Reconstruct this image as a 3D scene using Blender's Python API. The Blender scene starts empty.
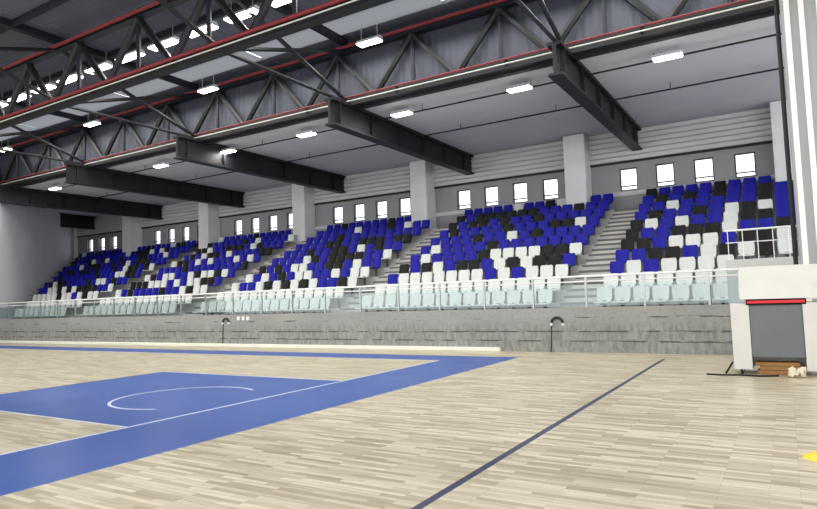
import bpy, bmesh, math, random
from mathutils import Vector, Matrix
random.seed(7)
C = bpy.context.scene.collection
PI = math.pi

# ------------------------------------------------------------------ helpers
def add_box(bm, x0, x1, y0, y1, z0, z1):
    vs = [bm.verts.new((x, y, z)) for z in (z0, z1) for y in (y0, y1) for x in (x0, x1)]
    for f in ((0, 2, 3, 1), (4, 5, 7, 6), (0, 1, 5, 4), (2, 6, 7, 3), (0, 4, 6, 2), (1, 3, 7, 5)):
        bm.faces.new([vs[i] for i in f])

def add_tube(bm, a, b, r, n=8, r2=None):
    a, b = Vector(a), Vector(b)
    d = (b - a).normalized()
    u = d.orthogonal().normalized(); v = d.cross(u)
    r2 = r if r2 is None else r2
    A = [bm.verts.new(a + r * (math.cos(2*PI*k/n) * u + math.sin(2*PI*k/n) * v)) for k in range(n)]
    B = [bm.verts.new(b + r2 * (math.cos(2*PI*k/n) * u + math.sin(2*PI*k/n) * v)) for k in range(n)]
    for k in range(n):
        bm.faces.new((A[k], A[(k+1) % n], B[(k+1) % n], B[k]))
    bm.faces.new(A[::-1]); bm.faces.new(B)

def add_prism(bm, pts, axis, t0, t1):
    """profile pts in the plane normal to axis, extruded from t0 to t1"""
    def P(p, t):
        return {'x': (t, p[0], p[1]), 'y': (p[0], t, p[1]), 'z': (p[0], p[1], t)}[axis]
    A = [bm.verts.new(P(p, t0)) for p in pts]; B = [bm.verts.new(P(p, t1)) for p in pts]
    n = len(pts)
    for k in range(n):
        bm.faces.new((A[k], A[(k+1) % n], B[(k+1) % n], B[k]))
    bm.faces.new(A[::-1]); bm.faces.new(B)

def bmof(fn, *a):
    bm = bmesh.new(); fn(bm, *a); return bm

def boxbm(*a): return bmof(add_box, *a)

def mesh(name, bm, m, bev=0):
    if bev:
        bmesh.ops.bevel(bm, geom=list(bm.edges), offset=bev, segments=2, affect='EDGES', clamp_overlap=True)
    bmesh.ops.recalc_face_normals(bm, faces=list(bm.faces))
    me = bpy.data.meshes.new(name); bm.to_mesh(me); bm.free()
    for x in (m if isinstance(m, (list, tuple)) else [m]): me.materials.append(x)
    return me

def obj(name, bm, m, parent=None, bev=0, loc=None):
    o = bpy.data.objects.new(name, mesh(name, bm, m, bev)); C.objects.link(o)
    if parent: o.parent = parent
    if loc: o.location = loc
    return o

def thing(name, label, cat, loc=(0, 0, 0), group=None, rz=0):
    o = bpy.data.objects.new(name, None); C.objects.link(o)
    o.empty_display_size = .1; o.location = loc; o.rotation_euler = (0, 0, rz)
    return tag(o, label, cat, group)

def tag(o, label, cat, group=None, kind=None):
    o['label'] = label; o['category'] = cat
    if group: o['group'] = group
    if kind: o['kind'] = kind
    return o

def struct(name, bm, m, label=None, cat=None, bev=0, group=None):
    o = obj(name, bm, m, bev=bev); o['kind'] = 'structure'
    if label: tag(o, label, cat, group)
    return o

ORD = ['zeroth', 'first', 'second', 'third', 'fourth', 'fifth', 'sixth', 'seventh', 'eighth', 'ninth', 'tenth',
       'eleventh', 'twelfth', 'thirteenth', 'fourteenth', 'fifteenth', 'sixteenth', 'seventeenth', 'eighteenth',
       'nineteenth', 'twentieth', 'twenty-first', 'twenty-second', 'twenty-third', 'twenty-fourth', 'twenty-fifth']

# ------------------------------------------------------------------ materials
def srgb(r, g, b):
    return tuple(((c/255)/12.92 if c <= 10 else (((c/255)+.055)/1.055)**2.4) for c in (r, g, b)) + (1,)

def mat(name, rgb, rough=.6, metal=0, noise=0, scale=3, bump=0, spec=.4, stretch=(1, 1, 1)):
    m = bpy.data.materials.new(name); m.use_nodes = True
    nt = m.node_tree; b = nt.nodes['Principled BSDF']
    b.inputs['Roughness'].default_value = rough; b.inputs['Metallic'].default_value = metal
    b.inputs['Specular IOR Level'].default_value = spec
    c = srgb(*rgb); b.inputs['Base Color'].default_value = c
    if noise or bump:
        tc = nt.nodes.new('ShaderNodeTexCoord'); mp = nt.nodes.new('ShaderNodeMapping')
        mp.inputs['Scale'].default_value = stretch
        n = nt.nodes.new('ShaderNodeTexNoise'); n.inputs['Scale'].default_value = scale; n.inputs['Detail'].default_value = 6
        nt.links.new(tc.outputs['Object'], mp.inputs[0]); nt.links.new(mp.outputs[0], n.inputs['Vector'])
        if noise:
            r = nt.nodes.new('ShaderNodeMapRange'); r.inputs[1].default_value = .3; r.inputs[2].default_value = .7
            r.inputs[3].default_value = 1 - noise; r.inputs[4].default_value = 1 + noise
            v = nt.nodes.new('ShaderNodeVectorMath'); v.operation = 'SCALE'; v.inputs[0].default_value = c[:3]
            nt.links.new(n.outputs[0], r.inputs[0]); nt.links.new(r.outputs[0], v.inputs['Scale'])
            nt.links.new(v.outputs[0], b.inputs['Base Color'])
        if bump:
            bp = nt.nodes.new('ShaderNodeBump'); bp.inputs['Strength'].default_value = bump; bp.inputs['Distance'].default_value = .02
            nt.links.new(n.outputs[0], bp.inputs['Height']); nt.links.new(bp.outputs[0], b.inputs['Normal'])
    return m

def emit(name, rgb, s):
    m = bpy.data.materials.new(name); m.use_nodes = True; nt = m.node_tree
    b = nt.nodes['Principled BSDF']; b.inputs['Emission Color'].default_value = srgb(*rgb); b.inputs['Emission Strength'].default_value = s
    return m

class G:
    """tiny node-math builder"""
    def __init__(s, nt): s.nt = nt
    def m(s, op, a, b=None, c=None):
        n = s.nt.nodes.new('ShaderNodeMath'); n.operation = op
        for i, v in enumerate((a, b, c)):
            if v is None: continue
            if isinstance(v, (int, float)): n.inputs[i].default_value = v
            else: s.nt.links.new(v, n.inputs[i])
        return n.outputs[0]
    def rng(s, v, lo, hi): return s.m('MULTIPLY', s.m('GREATER_THAN', v, lo), s.m('LESS_THAN', v, hi))
    def rect(s, x, y, x0, x1, y0, y1): return s.m('MULTIPLY', s.rng(x, x0, x1), s.rng(y, y0, y1))
    def mix(s, f, a, b):
        n = s.nt.nodes.new('ShaderNodeMix'); n.data_type = 'RGBA'
        if isinstance(f, (int, float)): n.inputs[0].default_value = f
        else: s.nt.links.new(f, n.inputs[0])
        for i, v in ((6, a), (7, b)):
            if isinstance(v, tuple): n.inputs[i].default_value = v
            else: s.nt.links.new(v, n.inputs[i])
        return n.outputs[2]

# court geometry (metres): end line x = EL, near the viewer's right; far touch line y = SL
EL, SL, KY0, KY1, KX = -7.65, 13.95, 5.2, 10.0, -13.2
OX, OY = -5.95, 15.15           # outer edges of the blue border

def wood_floor():
    m = bpy.data.materials.new('sprung_wood_floor'); m.use_nodes = True; nt = m.node_tree
    b = nt.nodes['Principled BSDF']; g = G(nt)
    tc = nt.nodes.new('ShaderNodeTexCoord'); sp = nt.nodes.new('ShaderNodeSeparateXYZ')
    nt.links.new(tc.outputs['Object'], sp.inputs[0]); x, y = sp.outputs[0], sp.outputs[1]
    br = nt.nodes.new('ShaderNodeTexBrick')
    br.inputs['Scale'].default_value = 1; br.inputs['Brick Width'].default_value = .55; br.inputs['Row Height'].default_value = .062
    br.inputs['Mortar Size'].default_value = .0012; br.inputs['Bias'].default_value = 0; br.offset = .37; br.offset_frequency = 3
    br.inputs['Color1'].default_value = srgb(203, 196, 175); br.inputs['Color2'].default_value = srgb(156, 147, 123)
    br.inputs['Mortar'].default_value = srgb(132, 116, 90)
    nt.links.new(tc.outputs['Object'], br.inputs['Vector'])
    mp = nt.nodes.new('ShaderNodeMapping'); mp.inputs['Scale'].default_value = (1.6, 26, 1)
    n1 = nt.nodes.new('ShaderNodeTexNoise'); n1.inputs['Scale'].default_value = 1; n1.inputs['Detail'].default_value = 5
    nt.links.new(tc.outputs['Object'], mp.inputs[0]); nt.links.new(mp.outputs[0], n1.inputs['Vector'])
    grain = g.m('MULTIPLY_ADD', n1.outputs[0], .55, .72)
    gv = nt.nodes.new('ShaderNodeVectorMath'); gv.operation = 'SCALE'
    nt.links.new(br.outputs[0], gv.inputs[0]); nt.links.new(grain, gv.inputs['Scale'])
    wood = gv.outputs[0]
    blue = nt.nodes.new('ShaderNodeVectorMath'); blue.operation = 'SCALE'; blue.inputs[0].default_value = srgb(50, 84, 158)[:3]
    nt.links.new(g.m('MULTIPLY_ADD', n1.outputs[0], .3, .85), blue.inputs['Scale'])
    band = g.m('SUBTRACT', g.rect(x, y, -60, OX, -20, OY), g.rect(x, y, -60, EL, -20, SL))
    key = g.rect(x, y, KX, EL, KY0, KY1)
    col = g.mix(g.m('MAXIMUM', band, key), wood, blue.outputs[0])
    ky = (KY0 + KY1) / 2
    def ring(cx, cy, r, w):
        d = g.m('SQRT', g.m('ADD', g.m('POWER', g.m('SUBTRACT', x, cx), 2), g.m('POWER', g.m('SUBTRACT', y, cy), 2)))
        return g.rng(d, r - w/2, r + w/2)
    def half(v, c): return g.m('LESS_THAN', v, c)
    W = .05
    wl = g.rect(x, y, EL - W/2, EL + W/2, -3, SL)                                   # end line
    wl = g.m('MAXIMUM', wl, g.rect(x, y, -60, EL, SL - W/2, SL + W/2))              # touch line
    wl = g.m('MAXIMUM', wl, g.m('MULTIPLY', ring(EL - 1.5, ky - .25, 1.2, W), half(x, EL - .9)))   # no-charge arc
    wl = g.m('MAXIMUM', wl, g.rect(x, y, KX, EL, KY0, KY0 + .04))
    wl = g.m('MAXIMUM', wl, g.rect(x, y, KX, EL, KY1 - .04, KY1))
    col = g.mix(wl, col, srgb(205, 214, 236))
    dl = g.rect(x, y, -2.55, -2.47, -8, 15.4)                                       # thin dark blue line outside the border
    col = g.mix(dl, col, srgb(48, 56, 84))
    nt.links.new(col, b.inputs['Base Color'])
    n2 = nt.nodes.new('ShaderNodeTexNoise'); n2.inputs['Scale'].default_value = .7
    nt.links.new(tc.outputs['Object'], n2.inputs['Vector'])
    nt.links.new(g.m('MULTIPLY_ADD', n2.outputs[0], .12, .26), b.inputs['Roughness'])
    b.inputs['Specular IOR Level'].default_value = .35
    return m

def concrete_wall():
    m = bpy.data.materials.new('raw_concrete'); m.use_nodes = True; nt = m.node_tree
    b = nt.nodes['Principled BSDF']; g = G(nt)
    tc = nt.nodes.new('ShaderNodeTexCoord'); sp = nt.nodes.new('ShaderNodeSeparateXYZ'); nt.links.new(tc.outputs['Object'], sp.inputs[0])
    def noise(scale, st, det=8):
        mp = nt.nodes.new('ShaderNodeMapping'); mp.inputs['Scale'].default_value = st
        n = nt.nodes.new('ShaderNodeTexNoise'); n.inputs['Scale'].default_value = scale; n.inputs['Detail'].default_value = det
        nt.links.new(tc.outputs['Object'], mp.inputs[0]); nt.links.new(mp.outputs[0], n.inputs['Vector']); return n.outputs[0]
    big = noise(.6, (1, 1, 2)); fine = noise(14, (1, 1, 1)); streak = noise(3.2, (4, 1, 1.4), 10); dirt = noise(1.6, (1.2, 1, 9))
    z = sp.outputs[2]
    col = g.mix(big, srgb(132, 134, 132), srgb(162, 163, 160))
    col = g.mix(g.m('MULTIPLY', g.m('GREATER_THAN', fine, .57), .25), col, srgb(110, 112, 106))
    up = g.m('MINIMUM', g.m('MAXIMUM', g.m('MULTIPLY_ADD', z, -3.2, 3.0), 0), 1)          # lower lifts are rougher and damp
    wet = g.m('MULTIPLY', up, g.m('MINIMUM', g.m('MAXIMUM', g.m('MULTIPLY_ADD', streak, 4.0, -1.5), 0), 1))
    col = g.mix(g.m('MULTIPLY', wet, .5), col, srgb(92, 98, 88))
    for zj, th in ((.56, .46), (.3, .5), (.93, .58)):
        jo = g.rng(z, zj - .022, zj + .022)
        col = g.mix(g.m('MULTIPLY', jo, g.m('MULTIPLY', g.m('GREATER_THAN', dirt, th), .75)), col, srgb(58, 60, 58))   # pour joints
    nt.links.new(col, b.inputs['Base Color']); b.inputs['Roughness'].default_value = .85
    bp = nt.nodes.new('ShaderNodeBump'); bp.inputs['Strength'].default_value = .3; bp.inputs['Distance'].default_value = .01
    nt.links.new(fine, bp.inputs['Height']); nt.links.new(bp.outputs[0], b.inputs['Normal'])
    return m

def ribbed(name, rgb, axis, pitch, depth=.02, rough=.6):
    """sheet metal with ribs across the given axis"""
    m = mat(name, rgb, rough, noise=.05, scale=.6); nt = m.node_tree; b = nt.nodes['Principled BSDF']
    tc = nt.nodes.new('ShaderNodeTexCoord'); w = nt.nodes.new('ShaderNodeTexWave'); w.bands_direction = axis
    w.inputs['Scale'].default_value = 2*PI/20/pitch * .5 * 2; w.inputs['Distortion'].default_value = 0
    nt.links.new(tc.outputs['Object'], w.inputs['Vector'])
    bp = nt.nodes.new('ShaderNodeBump'); bp.inputs['Strength'].default_value = .8; bp.inputs['Distance'].default_value = depth
    nt.links.new(w.outputs['Fac'], bp.inputs['Height']); nt.links.new(bp.outputs[0], b.inputs['Normal'])
    return m

def glass(name, tint, opac, rough=.05):
    m = bpy.data.materials.new(name); m.use_nodes = True; nt = m.node_tree
    for n in list(nt.nodes): nt.nodes.remove(n)
    o = nt.nodes.new('ShaderNodeOutputMaterial'); t = nt.nodes.new('ShaderNodeBsdfTransparent'); t.inputs[0].default_value = srgb(*tint)
    gl = nt.nodes.new('ShaderNodeBsdfGlossy'); gl.inputs['Roughness'].default_value = rough; gl.inputs[0].default_value = srgb(*tint)
    mx = nt.nodes.new('ShaderNodeMixShader'); mx.inputs[0].default_value = opac
    nt.links.new(t.outputs[0], mx.inputs[1]); nt.links.new(gl.outputs[0], mx.inputs[2]); nt.links.new(mx.outputs[0], o.inputs[0])
    return m

def translucent(name, rgb):
    m = bpy.data.materials.new(name); m.use_nodes = True; nt = m.node_tree
    for n in list(nt.nodes): nt.nodes.remove(n)
    o = nt.nodes.new('ShaderNodeOutputMaterial'); t = nt.nodes.new('ShaderNodeBsdfTranslucent'); t.inputs[0].default_value = srgb(*rgb)
    nt.links.new(t.outputs[0], o.inputs[0]); return m

M = dict(
    wood=wood_floor(), concrete=concrete_wall(),
    step=mat('tread_concrete', (178, 178, 176), .85, noise=.12, scale=2.5),
    stair=mat('stair_concrete', (196, 194, 190), .85, noise=.1, scale=3),
    riser_shade=mat('stair_riser_shade', (104, 104, 104), .8),
    endwall=mat('end_wall_paint', (206, 206, 212), .8, noise=.05, scale=.8),
    wall=mat('grey_render', (150, 151, 154), .8, noise=.06, scale=1.2),
    clad=ribbed('pale_wall_cladding', (202, 202, 206), 'Z', .22),
    ceil=mat('ceiling_board', (204, 207, 214), .75, noise=.04, scale=.8),
    deck=ribbed('roof_deck', (90, 97, 113), 'X', .25),
    steel=mat('dark_painted_steel', (14, 16, 23), .6, noise=.1, scale=2, spec=.5),
    steel2=mat('blue_black_steel', (20, 25, 37), .6, noise=.1, scale=2),
    gutter=mat('charcoal_fascia', (34, 35, 38), .6, noise=.1, scale=1),
    fascia=ribbed('grey_upstand_sheet', (66, 71, 84), 'X', .25), pipe=mat('red_pipe', (124, 40, 46), .6), wire=mat('pale_conduit', (196, 196, 192), .5),
    dark=mat('black_rod', (26, 27, 30), .6), pil=mat('pilaster_paint', (222, 224, 226), .7, noise=.06, scale=1.6),
    col=mat('column_paint', (166, 168, 171), .55, noise=.05, scale=1.5), flange=mat('column_flange_white', (236, 236, 232), .45),
    frame=mat('window_frame_grey', (60, 62, 66), .5), pane=glass('window_glass', (250, 252, 255), .06),
    rail=mat('rail_white_metal', (228, 232, 232), .3, spec=.6), balu=glass('balustrade_glass', (232, 239, 240), .08),
    clamp=mat('steel_clamp', (170, 176, 178), .3, metal=.8),
    blue=mat('seat_blue', (9, 12, 146), .5, spec=.25), white=mat('seat_white', (206, 210, 208), .4), black=mat('seat_black', (15, 16, 17), .55, spec=.25),
    bracket=mat('seat_bracket', (90, 92, 94), .5), numb=mat('pale_lettering', (236, 238, 236), .5),
    cab=mat('cabinet_white', (206, 206, 200), .5, noise=.03, scale=3), pad=mat('cabinet_grey_panel', (104, 108, 114), .5, noise=.05, scale=2),
    slot=mat('cabinet_black', (14, 15, 17), .8, spec=.2), red=mat('cabinet_red', (206, 44, 54), .5),
    rubber=mat('black_rubber', (20, 20, 20), .7), card=mat('cardboard', (158, 118, 74), .9, noise=.15, scale=6),
    paper=mat('crumpled_paper', (226, 216, 196), .9), yellow=mat('yellow_plastic', (242, 200, 52), .5),
    sky=translucent('skylight_sheet', (160, 162, 166)), lamp=emit('lamp_lens', (255, 250, 238), 14), lampbody=mat('lamp_housing', (206, 208, 210), .4),
    skirt=mat('pale_kerb', (226, 228, 218), .6, noise=.04), hose=mat('black_hose', (28, 30, 30), .6), parapet=mat('parapet_white', (196, 198, 196), .7, noise=.04),
)
LX, RX = -47.0, 7.0              # length of hall that is built
FY, BY, CZ = 16.7, 27.0, 8.4     # front wall of the tribune, rear wall, tribune ceiling height

# ------------------------------------------------------------------ setting
struct('floor', boxbm(LX, RX, -9, FY, -.15, 0), M['wood'])
struct('wall_front', boxbm(LX, RX, FY, FY + .25, 0, 1.2), M['concrete'])
struct('trim_1', boxbm(LX, -7.1, FY - .13, FY, 0, .11), M['skirt'], bev=.01)
# stepped stand
NR, RUN, RISE, Z0 = 11, .86, .4, .92
def stand():
    bm = bmesh.new()
    prof = [(FY + .25, 0)]
    for i in range(NR):
        y0 = FY + .25 + (0 if i == 0 else .35 + RUN * i); z = Z0 + RISE * i
        prof += [(y0, z), (FY + .25 + .35 + RUN * (i + 1), z)]
    prof[-1] = (BY, prof[-1][1]); prof.append((BY, 0))
    add_prism(bm, prof, 'x', LX, RX); return bm
def row_y(i): return FY + .6 + RUN * i       # front edge of the row
def row_z(i): return Z0 + RISE * i
struct('stand', stand(), M['step'])
struct('wall_left_end', bmof(add_prism, [(-36.0, FY + .3), (-46.0, BY), (-46.4, BY), (-36.4, FY + .3)], 'z', 0, CZ), M['endwall'])   # oblique wall closing the stand

# rear wall with window openings
WZ0, WZ1 = 5.85, 6.8
PIL = [.4 - 7.75 * k for k in range(7)]
wins = []
for k in range(6):
    r = PIL[k] - 1.05
    wins += [(r - .72 - 1.45 * j + .0, r - 1.45 * j) for j in range(4)]
def rear():
    bm = bmesh.new()
    add_box(bm, LX, RX, BY, BY + .3, 0, WZ0); add_box(bm, LX, RX, BY, BY + .3, WZ1, 7.05)
    xs = sorted(wins); x = LX
    for a, b in xs:
        add_box(bm, x, a, BY, BY + .3, WZ0, WZ1); x = b
    add_box(bm, x, RX, BY, BY + .3, WZ0, WZ1); return bm
struct('wall_rear', rear(), M['wall'])
struct('trim_2', boxbm(LX, RX, BY - .06, BY, 5.62, 5.8), M['clad'])
struct('trim_3', boxbm(LX, RX, BY - .12, BY, 7.02, 7.1), M['gutter'])
def cladd():
    bm = bmesh.new()
    for k in range(6):
        z = 7.1 + k * .217; add_prism(bm, [(BY, z), (BY - .1 + .004*k, z + .02), (BY - .16, z + .19), (BY, z + .217)], 'x', LX, RX)
    add_box(bm, LX, RX, BY, BY + .3, 7.05, CZ); return bm
struct('wall_rear_upper', cladd(), M['clad'])
struct('wall_left', boxbm(LX - .3, LX, -9, BY + .3, 0, 11.2), M['wall'])
struct('ceiling', boxbm(LX, RX, 17.5, BY + .3, CZ, CZ + .25), M['ceil'])
struct('trim_4', boxbm(LX, RX, 17.34, 17.5, CZ + .3, 10.7), M['fascia'])
struct('trim_5', boxbm(LX, RX, 17.32, 17.5, CZ - .12, CZ + .3), M['gutter'])
SKY0, SKY1, DZ = 15.6, 16.7, 10.72
def deckbm():
    bm = bmesh.new(); add_box(bm, LX, RX, -9, SKY0, DZ, DZ + .12); add_box(bm, LX, RX, SKY1, 17.5, DZ, DZ + .12); return bm
struct('roof', deckbm(), M['deck'])
for k in range(7):
    s = struct('skylight', boxbm(LX + k*7.72, LX + (k+1)*7.72 - .12, SKY0, SKY1, DZ + .02, DZ + .05), M['sky'])

for i, (a, b) in enumerate(wins):
    w = bpy.data.objects.new('window_%d' % (i + 1), None); C.objects.link(w); w['kind'] = 'structure'; w.location = ((a+b)/2, BY, WZ0)
    h = (b - a)/2; H = WZ1 - WZ0
    bm = bmesh.new()
    for q in ((-h, -h + .05, 0, H), (h - .05, h, 0, H), (-h + .05, h - .05, 0, .05), (-h + .05, h - .05, H - .05, H), (-h + .05, h - .05, .17, .22)):
        add_box(bm, q[0], q[1], .08, .15, q[2], q[3])
    obj('window_frame', bm, M['frame'], w)
    obj('pane', boxbm(-h + .04, h - .04, .11, .12, .04, H - .04), M['pane'], w)

for k, px in enumerate(PIL):
    struct('pilaster', boxbm(px - .45, px + .45, BY - .95, BY, 4.8, 8.36), M['pil'], bev=.02)

# stairways up through the seating
AISLE = [-30.6, -22.0, -13.5, -5.25]
AW = .52
def stairs(cx):
    bm = bmesh.new()
    for i in range(NR - 1):
        y = row_y(i + 1); z = row_z(i)
        add_box(bm, cx - AW, cx + AW, y - .36, y, z, z + RISE/2)
        add_box(bm, cx - AW, cx + AW, row_y(i) + .02, row_y(i) + .12, z, z + .025)
    return bm
for cx in AISLE:
    sw = struct('stairway', stairs(cx), M['stair'])
    bm = bmesh.new()
    for i in range(NR - 1):
        for yy, zz in ((row_y(i + 1) - .36, row_z(i) + RISE/2), (row_y(i + 1), row_z(i + 1))):
            add_box(bm, cx - AW, cx + AW, yy - .012, yy + .03, zz - .07, zz + .004)  # darker strips on the step edges stand in for riser shade
    obj('riser_shade', bm, M['riser_shade'], sw)

# ------------------------------------------------------------------ roof steel
def truss(y, zb, zt, label):
    t = thing('roof_truss', label, 'roof truss', (0, y, 0), 'long roof trusses'); t['kind'] = 'structure'
    obj('bottom_chord', boxbm(LX, RX, -.14, .14, zb, zb + .28), M['steel'], t)
    obj('top_chord', boxbm(LX, RX, -.13, .13, zt - .24, zt), M['steel2'], t)
    P = 1.54; n = int((RX - LX) / P)
    for k in range(n):
        x0 = RX - k * P
        up = k % 2 == 0
        a, b = (x0, 0, zb + .2), (x0 - P, 0, zt - .2)
        if not up: a, b = (x0, 0, zt - .2), (x0 - P, 0, zb + .2)
        obj('web_member', bmof(add_tube, a, b, .11, 6), M['steel'], t)
        if k % 2: obj('web_post', bmof(add_tube, (x0, 0, zb + .2), (x0, 0, zt - .2), .07, 6), M['steel2'], t)
    return t
truss(17.1, 8.32, 10.5, 'long dark steel truss above the front edge of the seating ceiling')
truss(11.35, 8.32, 10.5, 'long dark steel truss over the court, nearer to the viewer')
for k in range(7):
    x = -4.9 - 7.7 * k + 7.7
    if x > RX: continue
    n = ORD[k]
    # ceiling beam over the seats: I section along y
    if k > 0:
        bm = bmesh.new()
        add_box(bm, x - .2, x + .2, 16.0, BY - .02, 7.45, 7.52); add_box(bm, x - .2, x + .2, 16.0, BY - .02, 8.28, 8.38)
        add_box(bm, x - .05, x + .05, 16.0, BY - .02, 7.52, 8.28)
        for j in range(6): add_box(bm, x - .17, x + .17, 16.4 + 1.9*j, 16.44 + 1.9*j, 7.52, 8.28)
        struct('ceiling_beam', bm, M['steel'], 'dark I-beam under the seating ceiling, %s counted from the right' % n, 'beam', group='ceiling beams over the seats')
    bm = bmesh.new(); add_box(bm, x - .12, x + .12, -9, 17.0, 10.5, 10.7)
    struct('rafter', bm, M['steel2'], 'dark rafter across the hall under the roof deck, %s from the right' % ORD[k + 1], 'rafter', group='roof rafters')
    bm = bmesh.new()
    add_tube(bm, (x, 11.4, 8.5), (x, 17.0, 10.3), .07, 6); add_tube(bm, (x, 11.4, 10.3), (x, 17.0, 8.5), .07, 6)
    add_tube(bm, (x, 11.4, 8.45), (x, 17.0, 8.45), .06, 6)
    struct('cross_brace', bm, M['steel'], 'dark X brace between the two trusses, %s from the right' % ORD[k + 1], 'brace', group='truss braces')
    bm = bmesh.new()
    add_tube(bm, (x, 11.3, 8.5), (x, 5.6, 10.3), .07, 6); add_tube(bm, (x, 11.3, 10.3), (x, 5.6, 8.5), .07, 6)
    struct('cross_brace', bm, M['steel'], 'dark X brace on the near side of the nearer truss, %s from the right' % ORD[k + 1], 'brace', group='truss braces')
for y in (6.5, 8.2, 9.8, 13.0, 14.7):
    struct('purlin', boxbm(LX, RX, y - .06, y + .06, 10.52, 10.7), M['steel2'])

def pipe(y, z, label, m='pipe', r=.055, name='sprinkler_pipe', rods=True, cat='pipe', top=10.5):
    t = thing(name, label, cat, (0, y, z))
    obj('pipe_run', bmof(add_tube, (LX + .1, 0, 0), (RX - .1, 0, 0), r, 8), M[m], t)
    if rods:
        for k in range(14):
            x = 4.9 - 3.85*k
            if rods == 'side': obj('bracket', boxbm(x - .03, x + .03, 0, .16, -.02, .02), M['steel'], t)
            else: obj('hanger_rod', bmof(add_tube, (x, 0, r*.5), (x, 0, top - z), .014, 5), M['dark'], t)
pipe(16.82, 8.56, 'red sprinkler pipe along the bottom of the far truss', rods='side', r=.03)
pipe(16.82, 10.36, 'red sprinkler pipe along the top of the far truss', rods='side')
pipe(11.07, 8.5, 'red sprinkler pipe along the bottom of the nearer truss', rods='side')
pipe(11.07, 10.3, 'red sprinkler pipe along the top of the nearer truss', rods='side')
pipe(16.82, 8.42, 'thin pale conduit just below the red pipe of the far truss', 'wire', .02, 'cable_conduit', 'side', 'conduit')
pipe(11.07, 8.37, 'thin pale conduit under the nearer truss', 'wire', .02, 'cable_conduit', 'side', 'conduit')
pipe(18.6, 8.18, 'thin dark cable tray under the seating ceiling, nearer the truss', 'dark', .03, 'cable_tray', True, 'cable tray', 8.4)
pipe(21.6, 8.18, 'thin dark cable tray under the seating ceiling, nearer the windows', 'dark', .03, 'cable_tray', True, 'cable tray', 8.4)

# lamps
def bay_lamp(x, y, z, L, label, group, top):
    t = thing('strip_lamp', label, 'ceiling lamp', (x, y, z), group)
    bm = bmesh.new(); add_prism(bm, [(-.16, 0), (-.08, .12), (.08, .12), (.16, 0)], 'x', -L/2, L/2)
    obj('housing', bm, M['lampbody'], t)
    obj('lens', boxbm(-L/2 + .03, L/2 - .03, -.15, .15, -.04, 0), M['lamp'], t, bev=.01)
    for s in (-1, 1): obj('hanger_wire', bmof(add_tube, (s*L*.35, 0, .12), (s*L*.35, 0, top - z), .008, 4), M['wire'], t)
for k in range(16):
    x = -4.2 - 1.75*k
    bay_lamp(x, 12.5, 9.95, 1.25, 'bright strip lamp in the row over the court, %s counted from the right' % ORD[k+1], 'lamp row over the court', 10.5)
for k in range(5):
    bay_lamp(-3.4 - 7.7*k, 16.3, 10.0, .9, 'white lamp hung beside the far truss, %s counted from the right' % ORD[k+1], 'lamps along the far truss', 10.7)
for k in range(8):
    bay_lamp(-2.4 - 4.4*k, 18.35, 8.12, .8, 'lamp under the front edge of the seating ceiling, %s from the right' % ORD[k+1], 'lamps under the seating ceiling', 8.4)

# ------------------------------------------------------------------ balustrade on the concrete wall
bt = thing('glass_balustrade', 'long glass balustrade with white top rails along the concrete wall', 'balustrade', (0, FY + .1, 1.2))
x = -36.1; k = 0
while x < 5.5:
    obj('glass_panel', boxbm(x + .04, x + 1.46, -.006, .006, .04, .62), M['balu'], bt)
    obj('post', boxbm(x - .025, x + .025, -.03, .03, 0, .84), M['clamp'], bt)
    x += 1.5
obj('top_rail', bmof(add_tube, (-36.1, 0, .84), (5.5, 0, .84), .028, 8), M['rail'], bt)
obj('lower_rail', bmof(add_tube, (-36.1, 0, .7), (5.5, 0, .7), .02, 8), M['rail'], bt)

# ------------------------------------------------------------------ seats
W2 = .215
def back_bm():
    bm = bmesh.new(); n = 6
    F = []
    for j, (dy, z, w) in enumerate(((.0, .43, .8), (.02, .49, .96), (.045, .62, 1), (.075, .77, .98), (.09, .82, .84))):
        row = []
        for i in range(n + 1):
            u = -1 + 2*i/n
            row.append((u*W2*w, dy - .05*u*u + .05 - .03*(1 - u*u)*0, z))
        F.append(row)
    def grid(off):
        return [[bm.verts.new((p[0], p[1] + off, p[2])) for p in r] for r in F]
    A, B = grid(0), grid(.025)
    R_, Cn = len(F), n + 1
    for j in range(R_ - 1):
        for i in range(n):
            bm.faces.new((A[j][i], A[j][i+1], A[j+1][i+1], A[j+1][i])); bm.faces.new((B[j][i], B[j+1][i], B[j+1][i+1], B[j][i+1]))
    for i in range(n):
        bm.faces.new((A[0][i+1], A[0][i], B[0][i], B[0][i+1])); bm.faces.new((A[-1][i], A[-1][i+1], B[-1][i+1], B[-1][i]))
    for j in range(R_ - 1):
        bm.faces.new((A[j][0], A[j+1][0], B[j+1][0], B[j][0])); bm.faces.new((A[j+1][-1], A[j][-1], B[j][-1], B[j+1][-1]))
    return bm
def pan_bm():
    bm = bmesh.new()
    pr = [(-.40, .415), (-.41, .375), (-.36, .36), (-.05, .37), (.06, .40), (.05, .43), (-.05, .40), (-.36, .40)]
    add_prism(bm, pr, 'x', -W2*.96, W2*.96); return bm
def foot_bm():
    bm = bmesh.new(); add_box(bm, -.05, .05, .0, .04, 0, .44); add_box(bm, -.05, .05, -.3, .0, .33, .36); return bm
BK = {c: mesh('backrest', back_bm(), M[c]) for c in ('blue', 'white', 'black')}
PN = {c: mesh('seat_pan', pan_bm(), M[c], .008) for c in ('blue', 'white', 'black')}
FT = mesh('bracket', foot_bm(), M['bracket'])
PITCH = .5
blocks = []
edges = [-34.4] + [v for c in AISLE for v in (c - AW - .05, c + AW + .05)] + [2.4]
names = ['left of the leftmost stairway', 'right of the leftmost stairway', 'right of the second stairway from left',
         'right of the third stairway from left', 'right of the rightmost stairway']
seats = []
rs = random.Random(21)
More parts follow.
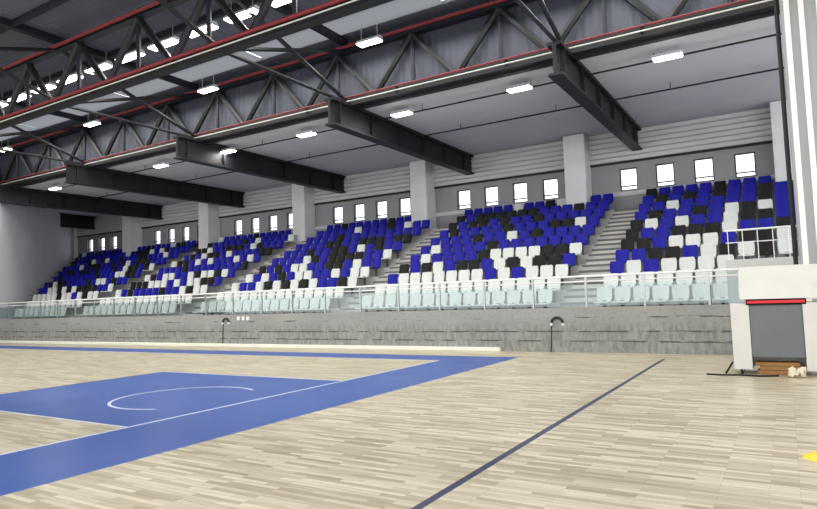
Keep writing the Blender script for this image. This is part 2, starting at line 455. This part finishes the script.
for bi in range(5):
    a, b = edges[2*bi], edges[2*bi + 1]; n = int((b - a) / PITCH); off = (b - a - n*PITCH) / 2
    for i in range(NR):
        for s in range(-24 if bi == 0 else 0, n):
            x = a + off + (s + .5) * PITCH
            if x < -35.5 - 1.0 * (row_y(i) - FY): continue
            if i == NR - 1 and any(abs(x - p_) < .72 for p_ in PIL): continue   # pilasters stand here
            if -1.35 < x < .6 and i < 3: continue      # the white parapet stands here
            r = rs.random()
            if i < 2: c = 'white'
            elif i == 2: c = 'white' if r < .62 else ('blue' if r < .82 else 'black')
            elif i < 5: c = 'white' if r < .34 else ('blue' if r < .74 else 'black')
            elif i < 8: c = 'white' if r < .16 else ('blue' if r < .72 else 'black')
            else: c = 'white' if r < .07 else ('blue' if r < .74 else 'black')
            seats.append((x, row_y(i) + .55, row_z(i), c, i, s, bi, n))
cam_p = Vector((0, 0, 1.6))
def in_view(s): return s[0] < .062 * s[1] - .35 or s[4] > 6
seats.sort(key=lambda s: (not (s[0] < .045*s[1] - .2), (Vector(s[:3]) - cam_p).length))
for s in seats[:300]:
    x, y, z, c, i, k, bi, n = s
    if bi == 0: kk, nm = n - k, names[0]
    else: kk, nm = k + 1, names[bi]
    t = thing('stadium_seat', '%s plastic seat, row %d up, %s %s' % (c, i + 1, ORD[kk], nm), 'stadium seat', (x, y, z), 'plastic seats on the stand')
    for nm_, me in (('backrest', BK[c]), ('seat_pan', PN[c]), ('bracket', FT)):
        o = bpy.data.objects.new(nm_, me); C.objects.link(o); o.parent = t
def far_seats():
    bm = bmesh.new(); idx = {'blue': 0, 'white': 1, 'black': 2}
    for s in seats[300:]:
        for me in (BK[s[3]], PN[s[3]]):
            n0 = len(bm.faces); v0 = len(bm.verts)
            bm.from_mesh(me); bm.verts.ensure_lookup_table(); bm.faces.ensure_lookup_table()
            for v in bm.verts[v0:]: v.co += Vector(s[:3])
            for f in bm.faces[n0:]: f.material_index = idx[s[3]]
    return bm
fs = obj('stadium_seats', far_seats(), [M['blue'], M['white'], M['black']])
tag(fs, 'farther rows of blue, white and black plastic seats across the stand', 'stadium seats', kind='stuff')

# ------------------------------------------------------------------ parapet with railing among the seats
bx = struct('trim_6', boxbm(-1.2, .55, FY + .26, FY + .5, Z0, 2.28), M['parapet'], bev=.02)
gr = thing('guard_railing', 'white guard railing with upright bars on the white parapet above the cabinet', 'railing', (-.33, FY + .38, 2.28))
for k in range(6): obj('bar', bmof(add_tube, (-.8 + .32*k, 0, 0), (-.8 + .32*k, 0, .72), .01, 6), M['rail'], gr)
obj('hand_rail', bmof(add_tube, (-.85, 0, .72), (.85, 0, .72), .022, 8), M['rail'], gr)
obj('lower_rail', bmof(add_tube, (-.85, 0, .42), (.85, 0, .42), .012, 8), M['rail'], gr)

# ------------------------------------------------------------------ tall column at the right
cl = thing('steel_column', 'tall pale grey H-column with white flange strips at the right edge', 'column', (.72, 15.55, 0)); cl['kind'] = 'structure'
obj('shaft', boxbm(-.42, .42, -.16, .3, 0, 10.7), M['col'], cl, bev=.015)
for xx in (-.36, -.1, .22): obj('flange_strip', boxbm(xx, xx + .1, -.24, -.16, 0, 10.7), M['flange'], cl)
obj('downpipe', bmof(add_tube, (-.49, -.05, 1.2), (-.49, -.05, 10.7), .045, 8), M['dark'], cl)

# ------------------------------------------------------------------ white cabinet in front of the column
cb = thing('equipment_cabinet', 'white cabinet with grey front panel standing on the court before the column', 'cabinet', (-.1, 13.0, 0))
w = .8
bm = bmesh.new()
add_box(bm, -w, -w + .3, 0, .7, .1, 1.3); add_box(bm, w - .46, w, 0, .7, .1, 1.3); add_box(bm, -w, w, .62, .7, .1, 1.3)
obj('carcass', bm, M['cab'], cb)
obj('top_cover', bmof(add_prism, [(-.02, 1.36), (.03, 1.5), (.2, 1.98), (.7, 1.98), (.7, 1.36)], 'x', -w + .16, w - .02), M['cab'], cb, bev=.02)
obj('black_slot', boxbm(-w + .26, w - .4, -.005, .6, 1.27, 1.4), M['slot'], cb)
obj('red_strip', boxbm(-w + .28, w - .42, -.025, .015, 1.3, 1.35), M['red'], cb)
obj('front_panel', boxbm(-w + .3, w - .46, .03, .1, .32, 1.27), M['pad'], cb, bev=.01)
obj('knob', bmof(add_tube, (w - .12, -.03, 1.08), (w - .12, 0, 1.08), .035, 10), M['slot'], cb)
obj('keyhole_plate', boxbm(w - .2, w - .14, -.012, 0, 1.58, 1.66), M['slot'], cb)
for sx in (-w + .12, w - .14):
    for sy in (.1, .6):
        c_ = obj('caster', bmof(add_tube, (sx - .02, sy, .05), (sx + .02, sy, .05), .05, 14), M['rubber'], cb)
        obj('caster_fork', boxbm(sx - .03, sx + .03, sy - .02, sy + .02, .06, .11), M['clamp'], c_)
ft = obj('stabiliser_foot', bmof(add_tube, (-w - .02, .05, .22), (-w - .14, -.05, .02), .018, 6), M['slot'], cb)
def crumple(name, label, cat, loc, sx, sy, sz, m, seed):
    rr = random.Random(seed); bm = bmesh.new(); n = 6
    g_ = [[bm.verts.new((sx*(i/n - .5) + rr.uniform(-.02, .02), sy*(j/n - .5) + rr.uniform(-.02, .02), .012 + sz*rr.random())) for i in range(n+1)] for j in range(n+1)]
    for j in range(n):
        for i in range(n): bm.faces.new((g_[j][i], g_[j][i+1], g_[j+1][i+1], g_[j+1][i]))
    o = obj(name, bm, m, loc=loc); md = o.modifiers.new('thick', 'SOLIDIFY'); md.thickness = .01
    return tag(o, label, cat)
for k, (z_, dx, tone) in enumerate(((0, 0, 'lowest'), (.075, .04, 'middle'), (.15, -.03, 'topmost'))):
    pk = obj('wooden_plank', boxbm(-.35, .35, -.14, .14, 0, .07), M['card'], bev=.006, loc=(-.18 + dx, 13.3, z_))
    tag(pk, 'brown wooden plank in the open foot of the white cabinet, %s of three' % tone, 'plank', 'planks under the cabinet')
bm = bmesh.new(); pts = [(-1.35, 12.8), (-1.1, 12.74), (-.8, 12.8), (-.5, 12.74), (-.2, 12.86)]
for p_, q_ in zip(pts, pts[1:]): add_tube(bm, (*p_, .016), (*q_, .016), .016, 6)  # thin dark winding line on the floor in front of the cabinet
tag(obj('floor_line', bm, M['rubber']), 'thin dark line along the floor before the white cabinet', 'cable')
crumple('paper_scrap', 'pale crumpled paper on the floor before the brown planks', 'paper', (.08, 12.84, .004), .24, .2, .18, M['paper'], 5)

# ------------------------------------------------------------------ small things on the concrete wall and the floor
def arch(name, label, x, z, r, m, leg):
    t = thing(name, label, 'wall fitting', (x, FY, z))
    bm = bmesh.new(); N = 10
    for k in range(N):
        a, b = PI*k/N, PI*(k+1)/N
        add_tube(bm, (r*math.cos(a), -.05, r*math.sin(a)), (r*math.cos(b), -.05, r*math.sin(b)), .035, 8)
    obj('hose_loop', bm, M[m], t)
    for s in (-1, 1): obj('bracket', boxbm(s*r - .03, s*r + .03, -.08, 0, -.05, .02), M['rail'], t)
    obj('drop_cable', bmof(add_tube, (-r, -.03, -.02), (-r - .05, -.03, -leg), .014, 6), M['hose'], t)
arch('hose_loop_hook', 'black hose loop on pale brackets on the concrete wall, right of centre', -5.4, .78, .16, 'hose', .78)
arch('hose_loop_hook', 'small dark hose loop on the concrete wall below the left seats', -18.35, .9, .16, 'hose', .9)
for k, xx in enumerate((-17.75, -17.5, -17.25)):
    tag(obj('socket_box', boxbm(xx, xx + .12, FY - .05, FY, .98, 1.12), M['rail'], bev=.008), 'small white socket box on the concrete wall, %s of three from the left' % ORD[k+1], 'socket', 'white socket boxes')
bm = bmesh.new()
for k in range(24):
    a0, a1 = 2*PI*k/24, 2*PI*(k+1)/24
    for (r0, z0_, r1, z1_) in ((.16, 0, .15, .012), (.15, .012, .07, .045), (.07, .045, .05, .045), (.05, .045, .05, 0)):
        bm.faces.new([bm.verts.new((r*math.cos(q), r*math.sin(q), z)) for r, q, z in ((r0, a0, z0_), (r0, a1, z0_), (r1, a1, z1_), (r1, a0, z1_))])
bmesh.ops.remove_doubles(bm, verts=list(bm.verts), dist=.0005)
tag(obj('marker_disc', bm, M['yellow'], loc=(.19, 6.95, 0)), 'flat yellow marker disc on the wooden floor at the right edge', 'marker disc')

# ------------------------------------------------------------------ light
wd = bpy.data.worlds.new('overcast'); bpy.context.scene.world = wd; wd.use_nodes = True
bg = wd.node_tree.nodes['Background']; bg.inputs[0].default_value = srgb(250, 249, 248); bg.inputs[1].default_value = 3.0
def area(name, loc, sx, sy, e, col=(255, 250, 242), rot=(0, 0, 0)):
    l = bpy.data.lights.new(name, 'AREA'); l.shape = 'RECTANGLE'; l.size = sx; l.size_y = sy; l.energy = e; l.color = srgb(*col)[:3]
    o = bpy.data.objects.new(name, l); C.objects.link(o); o.location = loc; o.rotation_euler = rot; return o
area('court_lamp_row_light', (-16, 12.5, 9.85), 30, .3, 1500)
area('far_truss_light', (-16, 16.3, 9.9), 34, .3, 1000)
area('near_court_fill', (-16, 2, 10.2), 40, 3, 3000)  # unseen wide soft light, added overhead to brighten the court floor
for k in range(8): area('stand_light', (-2.4 - 4.4*k, 18.35, 8.06), .8, .26, 60)

# ------------------------------------------------------------------ camera
cd = bpy.data.cameras.new('camera'); cam = bpy.data.objects.new('camera', cd); C.objects.link(cam)
cd.sensor_fit = 'HORIZONTAL'; cd.sensor_width = 36; cd.lens = 618.2 * 36 / 817; cd.clip_end = 300
Rm = Matrix(((0.85373717, 0.06477203, 0.51665988), (0.51966985, -0.04347835, -0.85326015), (-0.03280387, 0.99695246, -0.07077916)))
cam.matrix_world = Matrix.Translation((0, 0, 1.6)) @ Rm.to_4x4()
sc = bpy.context.scene; sc.camera = cam
sc.view_settings.view_transform = 'Standard'; sc.view_settings.look = 'None'; sc.view_settings.gamma = 1; sc.view_settings.exposure = -.27
